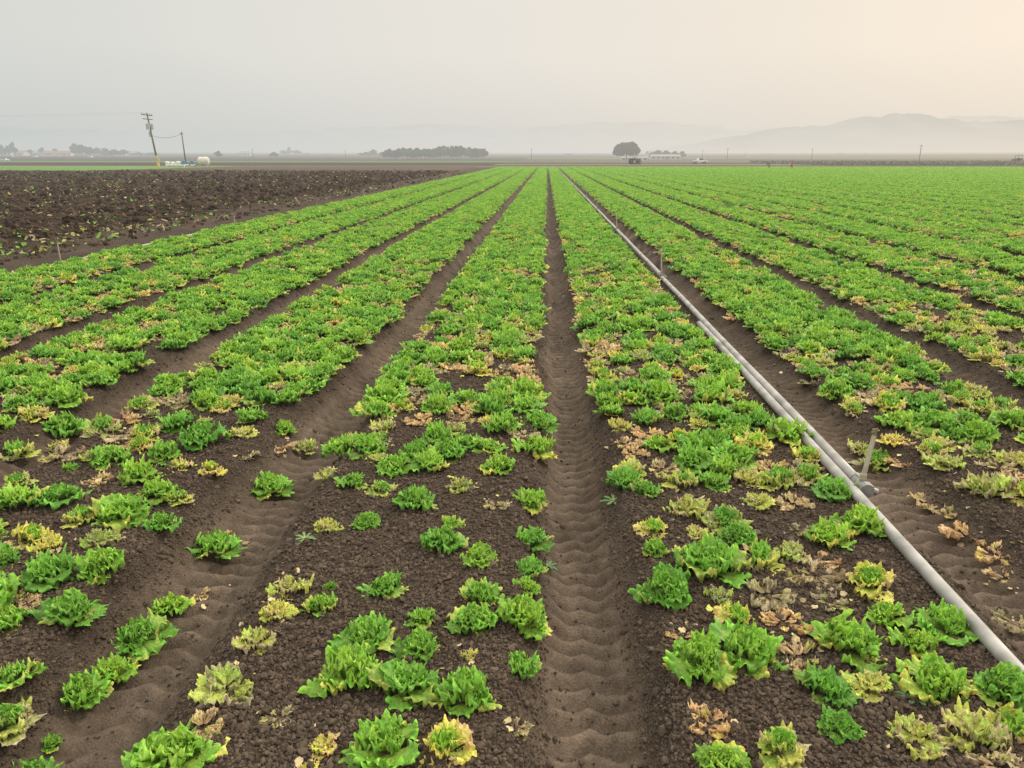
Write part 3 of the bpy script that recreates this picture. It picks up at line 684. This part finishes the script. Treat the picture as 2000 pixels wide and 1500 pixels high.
# ------------------------------------------------------------------ trees
fol = mat("hazy_foliage", (0, 0, 0), .8, var=.3, scale=.6, attr=True, haze=1050.)
hedgem = mat("hedge_foliage", (0, 0, 0), .8, var=.3, scale=.6, attr=True, haze=900.)
bark = mat("bark", (.12, .09, .065), .9, haze=1050.)
def crown_mesh(seed, lobes, n, size):
    r = np.random.RandomState(seed); lob = np.array(lobes, float); wts = (lob[:, 3]**2); pk = r.choice(len(lob), n, p=wts/wts.sum())
    dv = r.randn(n, 3); dv /= np.linalg.norm(dv, axis=1)[:, None]; rad = r.rand(n)**.4
    bump_ = .8+.35*vn(dv[:, 0]*3+pk*7, dv[:, 2]*3+dv[:, 1]*2, seed)
    P_ = lob[pk, :3]+dv*(rad*bump_)[:, None]*lob[pk, 3:4]*np.array([1, 1, .8])
    S_ = size*(.5+r.rand(n))
    q = np.array([[-1, -.6, 0], [.1, -1, .15], [1, .5, 0], [-.2, .9, -.1]])
    Rm = rotm(*(r.rand(3, n)*6.28)); v = np.einsum('nij,vj->nvi', Rm, q)*S_[:, None, None]+P_[:, None, :]
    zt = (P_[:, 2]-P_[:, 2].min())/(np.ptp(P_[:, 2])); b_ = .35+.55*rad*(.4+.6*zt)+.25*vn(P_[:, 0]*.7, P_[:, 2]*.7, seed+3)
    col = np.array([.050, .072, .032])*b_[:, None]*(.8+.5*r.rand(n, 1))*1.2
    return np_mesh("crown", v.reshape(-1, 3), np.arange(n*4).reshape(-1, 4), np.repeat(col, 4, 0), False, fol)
def tree(X, Y, seed, h, w_, nl=9, n=2600, label="", group=None, dome=False):
    r = random.Random(seed); lobes = []
    for i in range(nl):
        a_ = i*2.4
        if dome:
            q = ((i+.3)/nl)**.5*w_*.36
            lobes.append((q*math.cos(a_), q*math.sin(a_), h*(.34+.42*(1-(q/(w_*.40))**2)*r.uniform(.55, 1.0)), r.uniform(.17, .21)*w_))
        else:
            q = (i/nl)**.5*w_*.33; rz_ = r.uniform(.36, .80) if i else .8
            lobes.append((q*math.cos(a_), q*math.sin(a_), h*rz_*(1-.25*(q/(w_*.33+.01))**2), r.uniform(.16, .26)*min(w_, h*1.3)))
    kw = dict(label=label, category="tree")
    if group: kw["group"] = group
    t = empty("tree", X, Y, r.uniform(0, 6) if not dome else .4, **kw)
    def tk_(bm):
        cyl(bm, (0, 0, -.4), (.1, 0, h*.3), h*.035, h*.026, 9)
        for l in lobes[:7]: cyl(bm, (.1, 0, h*.28), (l[0]*.85, l[1]*.85, l[2]), h*.02, h*.006, 6)
    part("trunk", t, bark, tk_)
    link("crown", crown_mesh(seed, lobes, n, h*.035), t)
    return t
X, Y = at(1223, 470); tree(X, Y, 3, 13.2, 17.0, 20, 12000, "large dark rounded spreading tree beside the sheds", dome=True)
protos = []
def ptree(px_, top_, d, wpx, base, label, group=None):
    X, Y = at(px_, d); z = gz1(X, Y); h_ = (HOR-top_)*d/FPX*CT+H-z
    if len(protos) < 5:
        t = tree(X, Y, 50+len(protos), 9, 8.5, 9, 2000, label, group); protos.append(t)
    else:
        t = copy_thing(protos[base % 5], (X, Y, z), random.uniform(0, 6.28))
        t["label"] = label
        if group: t["group"] = group
        elif "group" in t: del t["group"]
    wm_ = wpx*d/FPX
    t.scale = (wm_/8.5, wm_/8.5, h_/9.0); return t
wood_g = "trees in the distant treeline"
R2 = random.Random(12)
i = 0; x = 756
while x < 954:
    tp = 293-3*math.sin((x-752)/206*math.pi)+R2.uniform(-4, 3)
    if x > 840: tp -= 3
    if x > 925: tp = 288+R2.uniform(-1, 2)
    ptree(x, tp, 560+R2.uniform(-25, 25), R2.uniform(19, 28), i, "dark hazy tree standing in a distant treeline", wood_g); i += 1
    x += R2.uniform(5, 10)
for k_, (px_, tp, d, wp) in enumerate([(30, 276, 800, 16), (18, 283, 800, 14), (6, 282, 820, 18), (150, 279, 800, 22), (162, 282, 780, 24), (178, 286, 800, 24), (192, 287, 830, 22), (207, 289, 830, 26), (224, 291, 800, 28), (243, 292, 830, 22), (86, 287, 900, 15), (62, 291, 900, 20), (110, 290, 900, 18), (270, 297, 900, 26), (300, 298, 900, 30), (428, 294, 640, 17), (536, 296, 700, 19), (566, 287, 1300, 14), (555, 293, 1200, 16), (580, 293, 1200, 20), (730, 291, 850, 20), (716, 296, 850, 22), (745, 297, 850, 16), (705, 298, 950, 14),
        (1285, 293, 640, 22), (1300, 293, 650, 24), (1318, 294, 640, 20), (1332, 295, 640, 18), (1272, 297, 640, 14), (600, 299, 1200, 22), (640, 300, 1200, 26), (470, 299, 1100, 20), (1110, 300, 1100, 30), (1160, 301, 1100, 30), (1500, 300, 1200, 26), (1640, 299, 1200, 30), (1890, 299, 1100, 30)]):
    ptree(px_, tp, d, wp, k_, "distant hazy round tree on the plain")

# ------------------------------------------------------------------ buildings
roofm = [mat("brown_roof", (.26, .14, .09), .8, haze=1100.), mat("grey_roof", (.25, .25, .25), .8, haze=1100.)]
wallm = [mat("cream_wall", (.55, .48, .38), .8, haze=1100.), mat("white_wall", (.42, .41, .39), .7, haze=1100.)]
doorm = mat("dark_door", (.09, .08, .07), .6, haze=1100.)
def prism_g(bm, L_, W_, h_, rh):
    a_ = [bm.verts.new((-L_/2, -W_/2, h_+.01)), bm.verts.new((-L_/2, W_/2, h_+.01)), bm.verts.new((-L_/2, 0, h_+rh))]
    b_ = [bm.verts.new((L_/2, -W_/2, h_+.01)), bm.verts.new((L_/2, W_/2, h_+.01)), bm.verts.new((L_/2, 0, h_+rh))]
    bm.faces.new(a_); bm.faces.new(b_[::-1]); bm.faces.new((a_[0], b_[0], b_[2], a_[2])); bm.faces.new((a_[1], a_[2], b_[2], b_[1])); bm.faces.new((a_[0], a_[1], b_[1], b_[0]))
def house(X, Y, L_, W_, h_, rh, rz, label, wi, ri, name="house", nwin=4, group=None):
    kw = dict(label=label, category="house" if name == "house" else "shed")
    if group: kw["group"] = group
    t = empty(name, X, Y, rz, **kw)
    part("wall", t, wallm[wi], lambda bm: (box(bm, (0, 0, h_/2-.3), (L_, W_, h_+.6)), prism_g(bm, L_, W_, h_, rh)))
    def rf(bm):
        o_ = .5
        for s_ in (-1, 1):
            v = [(-L_/2-o_, s_*(W_/2+o_), h_-.2), (L_/2+o_, s_*(W_/2+o_), h_-.2), (L_/2+o_, 0, h_+rh+.12), (-L_/2-o_, 0, h_+rh+.12)]
            a_ = [bm.verts.new(q) for q in v]; b_ = [bm.verts.new((q[0], q[1], q[2]+.18)) for q in v]
            bm.faces.new(a_); bm.faces.new(b_)
            for i in range(4): bm.faces.new((a_[i], a_[(i+1) % 4], b_[(i+1) % 4], b_[i]))
    part("roof", t, roofm[ri], rf)
    for i in range(nwin):
        q = -L_/2+L_*(i+.5)/nwin
        part("window", t, glass, lambda bm: box(bm, (q, -W_/2-.02, h_*.55), (1.3, .08, 1.1)))
    part("door", t, doorm, lambda bm: box(bm, (L_*.02, -W_/2-.03, 1.05), (1.1, .08, 2.1)))
    return t
for px_, d, L_, wi, ri in ((12, 850, 14, 1, 1), (45, 880, 12, 0, 0), (100, 860, 15, 0, 0), (128, 860, 16, 0, 0), (75, 900, 11, 1, 1), (236, 880, 13, 1, 1), (262, 900, 11, 0, 1), (480, 1000, 14, 1, 1)):
    X, Y = at(px_, d); house(X, Y, L_, 9, 3.0, 2.4, R2.uniform(-.3, .3), ("cream" if wi == 0 else "white")+" farmhouse with "+("brown" if ri == 0 else "grey")+" gable roof among trees", wi, ri, group="farmhouses on the plain")
X, Y = at(1298, 560); house(X, Y, 22, 8, 2.2, 1.2, .05, "long low white farm shed beside dark trees", 1, 1, "farm_shed", 6)
X, Y = at(1238, 500); house(X, Y, 18, 6, 1.6, .6, .0, "low white packing shed beneath the large tree", 1, 1, "farm_shed", 5)
X, Y = at(1272, 700); house(X, Y, 8, 8, 4.0, 2, .3, "small white barn near the packing sheds", 1, 1, "farm_shed", 2)

# ------------------------------------------------------------------ vehicles
carw = mat("white_car_paint", (.70, .70, .68), .3, var=.05, spec=.5); carg = mat("grey_car_paint", (.28, .29, .30), .3, var=.05, spec=.5)
chrome = mat("headlight_lens", (.7, .7, .7), .2); redl = mat("tail_lamp", (.4, .03, .02), .3)
rimm = mat("wheel_rim", (.35, .35, .36), .4, .5)
def wheels(t, pos, r_, w_):
    for x_, y_ in pos:
        wl = part("wheel", t, dark, lambda bm: cyl(bm, (x_, y_-w_/2, r_), (x_, y_+w_/2, r_), r_, r_, 20))
        part("rim", wl, rimm, lambda bm: cyl(bm, (x_, y_-w_/2-.01, r_), (x_, y_+w_/2+.01, r_), r_*.55, r_*.55, 12))
def pickup(X, Y, rz, m, label):
    t = empty("pickup_truck", X, Y, rz, label=label, category="pickup truck")
    part("body", t, m, lambda bm: prism(bm, [(-2.75, .5), (2.75, .5), (2.8, .85), (2.7, 1.12), (1.45, 1.2), (.55, 1.2), (-.75, 1.2), (-.76, .78), (-2.6, .78), (-2.62, 1.2), (-2.8, 1.2)], -.95, .95), bevel=.03)
    part("bed_side", t, m, lambda bm: (box(bm, (-1.7, .93, .98), (1.9, .08, .42)), box(bm, (-1.7, -.93, .98), (1.9, .08, .42))))
    part("cab", t, m, lambda bm: prism(bm, [(-.75, 1.2), (1.5, 1.2), (.75, 1.82), (-.6, 1.85)], -.82, .82), bevel=.04)
    part("windshield", t, glass, lambda bm: prism(bm, [(1.42, 1.29), (1.46, 1.25), (.86, 1.77), (.82, 1.76)], -.7, .7))
    part("side_window", t, glass, lambda bm: prism(bm, [(-.55, 1.26), (1.2, 1.26), (.68, 1.74), (-.5, 1.74)], -.85, -.825))
    part("side_window", t, glass, lambda bm: prism(bm, [(-.55, 1.26), (1.2, 1.26), (.68, 1.74), (-.5, 1.74)], .825, .85))
    for s_ in (-.7, .7):
        part("headlight", t, chrome, lambda bm: box(bm, (2.77, s_, .95), (.08, .3, .16)))
        part("tail_light", t, redl, lambda bm: box(bm, (-2.8, s_*1.2, .98), (.06, .12, .3)))
    part("bumper", t, rimm, lambda bm: (box(bm, (2.86, 0, .6), (.12, 1.8, .2)), box(bm, (-2.86, 0, .6), (.12, 1.8, .2))))
    wheels(t, [(1.75, .85), (1.75, -.85), (-1.75, .85), (-1.75, -.85)], .40, .26)
    return t
def car(X, Y, rz, m, label):
    t = empty("parked_car", X, Y, rz, label=label, category="car", group="cars on the far farm road")
    part("body", t, m, lambda bm: prism(bm, [(-2.2, .35), (2.2, .35), (2.25, .75), (1.3, .95), (-1.9, .98), (-2.25, .85)], -.88, .88), bevel=.05)
    part("cabin", t, m, lambda bm: prism(bm, [(-1.7, .97), (1.2, .95), (.5, 1.42), (-1.1, 1.45)], -.72, .72), bevel=.06)
    part("side_window", t, glass, lambda bm: prism(bm, [(-1.35, 1.0), (.9, 1.0), (.45, 1.36), (-1.0, 1.38)], -.75, -.725))
    part("side_window", t, glass, lambda bm: prism(bm, [(-1.35, 1.0), (.9, 1.0), (.45, 1.36), (-1.0, 1.38)], .725, .75))
    wheels(t, [(1.35, .8), (1.35, -.8), (-1.35, .8), (-1.35, -.8)], .33, .2)
X, Y = at(1366, 262); pickup(X, Y, .25, carw, "white pickup truck parked on the dirt farm road")
for px_, d, m, lb in ((10, 420, carw, "white car on the far farm road"), (24, 600, carg, "grey car on the far farm road"), (1462, 700, carw, "white car on the far farm road"), (178, 640, carw, "white car on the far farm road"), (70, 640, carw, "white car on the far farm road")):
    X, Y = at(px_, d); car(X, Y, R2.uniform(-.3, .3), m, lb)
tgreen = mat("tractor_green_paint", (.05, .12, .05), .5); tred = mat("tractor_dark_paint", (.10, .09, .09), .5)
def tractor(X, Y, rz, m, label):
    t = empty("tractor", X, Y, rz, label=label, category="tractor")
    part("hood", t, m, lambda bm: prism(bm, [(.1, .75), (2.1, .8), (2.15, 1.35), (1.9, 1.55), (.1, 1.65)], -.38, .38), bevel=.04)
    part("chassis", t, dark, lambda bm: (box(bm, (.5, 0, .7), (3.0, .4, .35)), box(bm, (1.6, 0, .5), (.2, 1.5, .15)), box(bm, (-.6, 0, .8), (.3, 1.6, .3))))
    part("fender", t, m, lambda bm: (box(bm, (-.7, .78, 1.62), (1.1, .45, .08)), box(bm, (-.7, -.78, 1.62), (1.1, .45, .08))))
    part("seat", t, dark, lambda bm: (box(bm, (-.7, 0, 1.35), (.5, .5, .12)), box(bm, (-.95, 0, 1.65), (.1, .5, .5))))
    part("canopy", t, m, lambda bm: (box(bm, (-.5, 0, 2.75), (1.7, 1.5, .12)), *[cyl(bm, (x_, y_, 1.3), (x_, y_, 2.7), .045, .045, 6) for x_ in (-1.2, .2) for y_ in (-.65, .65)]))
    part("exhaust_pipe", t, dark, lambda bm: cyl(bm, (1.3, .2, 1.5), (1.3, .2, 2.4), .05, .05, 8))
    part("steering_wheel", t, dark, lambda bm: (cyl(bm, (.1, 0, 1.6), (-.15, 0, 1.85), .03, .03, 6), cyl(bm, (-.15, 0, 1.85), (-.18, 0, 1.88), .22, .22, 12)))
    wheels(t, [(-.7, .8), (-.7, -.8)], .85, .42); wheels(t, [(1.6, .7), (1.6, -.7)], .5, .28)
    return t
X, Y = at(1239, 232); tractor(X, Y, .5, tred, "dark tractor with canopy parked at field end")
X, Y = at(1985, 250); tractor(X, Y, math.pi+.3, tgreen, "dark green tractor with canopy on the field road")

# ------------------------------------------------------------------ people
skin = mat("skin", (.35, .20, .13), .6); pink = mat("pink_shirt", (.62, .06, .14), .8); navy = mat("navy_jacket", (.04, .05, .09), .8); jean = mat("dark_trousers", (.06, .07, .10), .85); hatm = mat("straw_hat", (.5, .42, .28), .8); hairm = mat("black_hair", (.02, .015, .012), .6); eyem = mat("eye", (.02, .02, .02), .3)
def person(X, Y, rz, shirt, bend, label, cap):
    z0 = gz1(X, Y)
    J = {}; E = []; Rr = {}; tag = {}
    def j(n, co, r_, t_, par=None):
        J[n] = Vector(co); Rr[n] = r_; tag[n] = t_
        if par: E.append((par, n))
    cb, sb = math.cos(bend), math.sin(bend)
    def T_(x_, z_): return (x_*cb+z_*sb, z_*cb-x_*sb+.94)
    def tp(n, x_, y_, z_, r_, t_, par):
        a_, c_ = T_(x_, z_); j(n, (a_, y_, c_), r_, t_, par)
    j('pel', (0, 0, .94), .135, 'l')
    tp('wst', 0, 0, .14, .125, 's', 'pel'); tp('chs', .01, 0, .36, .15, 's', 'wst'); tp('nkb', 0, 0, .50, .07, 's', 'chs'); tp('nek', .01, 0, .57, .052, 'k', 'nkb')
    tp('hd1', .03, 0, .66, .085, 'k', 'nek'); tp('hd2', .03, 0, .76, .082, 'k', 'hd1')
    for s_, q in ((1, 'L'), (-1, 'R')):
        tp('sh'+q, 0, .17*s_, .45, .062, 's', 'chs')
        sh = J['sh'+q]; el = sh+Vector((.08, .05*s_, -.27)); wr = el+Vector((.16, -.02*s_, -.20))
        j('el'+q, el, .043, 's', 'sh'+q); j('wr'+q, wr, .028, 's', 'el'+q); pa = wr+Vector((.04, 0, -.06)); j('pa'+q, pa, .032, 'k', 'wr'+q)
        for fi, (oy, ln_) in enumerate(((-.03, .07), (-.01, .08), (.01, .078), (.03, .062))):
            j('f%d%s' % (fi, q), pa+Vector((.03, oy, -.04)), .010, 'k', 'pa'+q); j('g%d%s' % (fi, q), pa+Vector((.03, oy*1.1, -.04-ln_*.6)), .008, 'k', 'f%d%s' % (fi, q))
        j('th'+q, pa+Vector((.03, -.045*s_, -.01)), .011, 'k', 'pa'+q)
        j('hp'+q, (0, .09*s_, .88), .095, 'l', 'pel'); j('kn'+q, (.05+.06*s_, .11*s_, .49), .062, 'l', 'hp'+q); j('an'+q, (-.02+.10*s_, .12*s_, .09), .042, 'l', 'kn'+q); j('to'+q, (.13+.10*s_, .13*s_, .04), .038, 'b', 'an'+q)
    names = list(J); me = bpy.data.meshes.new("person_base"); me.from_pydata([J[n] for n in names], [(names.index(a_), names.index(b_)) for a_, b_ in E], [])
    o = bpy.data.objects.new("person_base", me); COLL.objects.link(o)
    o.modifiers.new("s", 'SKIN')
    for i, n in enumerate(names):
        me.skin_vertices[0].data[i].radius = (Rr[n],)*2; me.skin_vertices[0].data[i].use_root = (n == 'pel')
    o.modifiers.new("d", 'SUBSURF').levels = 1
    dg = bpy.context.evaluated_depsgraph_get(); m2 = bpy.data.meshes.new_from_object(o.evaluated_get(dg)); bpy.data.objects.remove(o)
    m2.materials.clear()
    for mm in (skin, shirt, jean, dark): m2.materials.append(mm)
    mi = {'k': 0, 's': 1, 'l': 2, 'b': 3}
    for pg in m2.polygons:
        n = min(names, key=lambda n_: (J[n_]-pg.center).length-Rr[n_]); pg.material_index = mi[tag[n]]; pg.use_smooth = True
    m2.name = "body"
    root = link("person", None, None, (X, Y, z0), (0, 0, rz), 1, label=label, category="person")
    link("body", m2, root)
    hd = (J['hd1']+J['hd2'])/2; up = (J['hd2']-J['hd1']).normalized(); fw = Vector((cb, 0, -sb))
    part("hair", root, hairm, lambda bm: sph(bm, hd-fw*.025+up*.03, (.092, .09, .10)), True)
    part("hat", root, cap, lambda bm: (cyl(bm, hd+up*.075, hd+up*.085, .17, .16, 18), cyl(bm, hd+up*.08, hd+up*.17, .095, .075, 16)))
    part("face_features", root, eyem, lambda bm: (sph(bm, hd+fw*.08+Vector((0, .032, 0)), .012, 8), sph(bm, hd+fw*.08+Vector((0, -.032, 0)), .012, 8), box(bm, hd+fw*.083-up*.05, (.008, .04, .008))))
    part("nose", root, skin, lambda bm: cyl(bm, hd+fw*.08+up*.005, hd+fw*.105-up*.02, .008, .014, 8))
X, Y = at(1545, 141); X = float(FX[np.argmin(np.abs(FX-X))]); person(X, Y, -1.2, pink, .35, "farm worker in pink shirt and hat standing among lettuce", pink)
X, Y = at(1507, 148); X = float(FX[np.argmin(np.abs(FX-X))]); person(X, Y, 2.6, navy, .9, "farm worker in dark jacket bending over the lettuce", navy)

# ------------------------------------------------------------------ far hedge rows on the right
N = 24000; row = rs.randint(0, 7, N); t_ = rs.rand(N)
xr = 74+t_*190; yr = 206+row*13+xr*.03
hz = .1+rs.rand(N)*.75
T = np.stack([xr+rs.randn(N)*.1, yr+rs.randn(N)*.35, gz(xr, yr)+hz], -1)
q = (np.array([[-1, -.6, 0], [.1, -1, .15], [1, .5, 0], [-.2, .9, -.1]]), np.array([[0, 1, 2, 3]]))
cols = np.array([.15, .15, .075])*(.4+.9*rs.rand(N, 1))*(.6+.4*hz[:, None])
link("hedge_rows", scatter("hedge_rows", [q], T, rotm(*(rs.rand(3, N)*6.28)), np.full((N, 3), .3)*(.5+rs.rand(N, 1)), cols, hedgem), kind="stuff")

# ------------------------------------------------------------------ mountains
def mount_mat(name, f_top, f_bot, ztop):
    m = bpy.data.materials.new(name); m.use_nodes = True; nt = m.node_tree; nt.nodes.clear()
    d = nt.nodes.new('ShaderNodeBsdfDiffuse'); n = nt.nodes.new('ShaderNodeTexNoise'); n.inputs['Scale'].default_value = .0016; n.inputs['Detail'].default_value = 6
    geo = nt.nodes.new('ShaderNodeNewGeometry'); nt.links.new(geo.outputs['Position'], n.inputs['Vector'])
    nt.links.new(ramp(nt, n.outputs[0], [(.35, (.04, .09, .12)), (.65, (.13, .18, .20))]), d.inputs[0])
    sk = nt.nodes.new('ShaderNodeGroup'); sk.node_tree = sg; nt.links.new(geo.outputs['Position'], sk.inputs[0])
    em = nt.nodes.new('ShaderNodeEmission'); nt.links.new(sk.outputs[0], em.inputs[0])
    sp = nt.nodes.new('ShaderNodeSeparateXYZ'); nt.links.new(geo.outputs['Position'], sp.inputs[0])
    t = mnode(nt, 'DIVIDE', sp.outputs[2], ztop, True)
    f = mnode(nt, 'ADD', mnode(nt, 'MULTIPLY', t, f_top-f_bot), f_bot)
    mx = nt.nodes.new('ShaderNodeMixShader'); nt.links.new(f, mx.inputs[0]); nt.links.new(d.outputs[0], mx.inputs[1]); nt.links.new(em.outputs[0], mx.inputs[2])  # haze painted into the slopes as emitted sky colour, densest at the foot
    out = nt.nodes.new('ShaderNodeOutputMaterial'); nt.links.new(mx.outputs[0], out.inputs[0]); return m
def mountain(name, prof, d0, m, seed):
    pxs = np.arange(prof[0][0], prof[-1][0]+1, 4.); tops = np.interp(pxs, [q[0] for q in prof], [q[1] for q in prof])
    tops = tops+(fbm(pxs*.04, pxs*0, seed, 5)-.5)*9
    nr_ = 26; V = []
    for i in range(nr_):
        t = i/(nr_-1)
        for px_, tp in zip(pxs, tops):
            d = d0*(.72+.28*t); X, Y = at(px_, d); zt = (HOR-tp)*d0/FPX*CT
            g_ = float(1-abs(2*vn(np.array([px_*.022+t*1.2]), np.array([t*2.5]), seed+4)[0]-1))
            V.append((X, Y, -60+(zt+60)*t**1.25*(1-.28*g_*(1-t)*2*t**.3)))
    V = np.array(V); nxp = len(pxs); ix = np.arange(nr_*nxp).reshape(nr_, nxp)
    F_ = np.stack([ix[:-1, :-1], ix[:-1, 1:], ix[1:, 1:], ix[1:, :-1]], -1).reshape(-1, 4)
    link(name, np_mesh(name, V, F_, None, True, m), kind="structure")
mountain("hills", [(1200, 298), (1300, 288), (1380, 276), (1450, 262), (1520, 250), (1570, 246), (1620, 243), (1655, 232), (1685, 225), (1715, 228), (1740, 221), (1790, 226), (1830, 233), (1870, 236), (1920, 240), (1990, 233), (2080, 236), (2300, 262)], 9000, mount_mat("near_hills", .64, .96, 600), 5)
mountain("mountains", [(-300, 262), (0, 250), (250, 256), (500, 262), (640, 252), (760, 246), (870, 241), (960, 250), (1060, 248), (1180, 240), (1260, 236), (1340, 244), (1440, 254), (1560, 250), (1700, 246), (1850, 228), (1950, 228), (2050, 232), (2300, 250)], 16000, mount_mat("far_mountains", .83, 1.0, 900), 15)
for m in bpy.data.materials: m.cycles.emission_sampling = 'NONE'
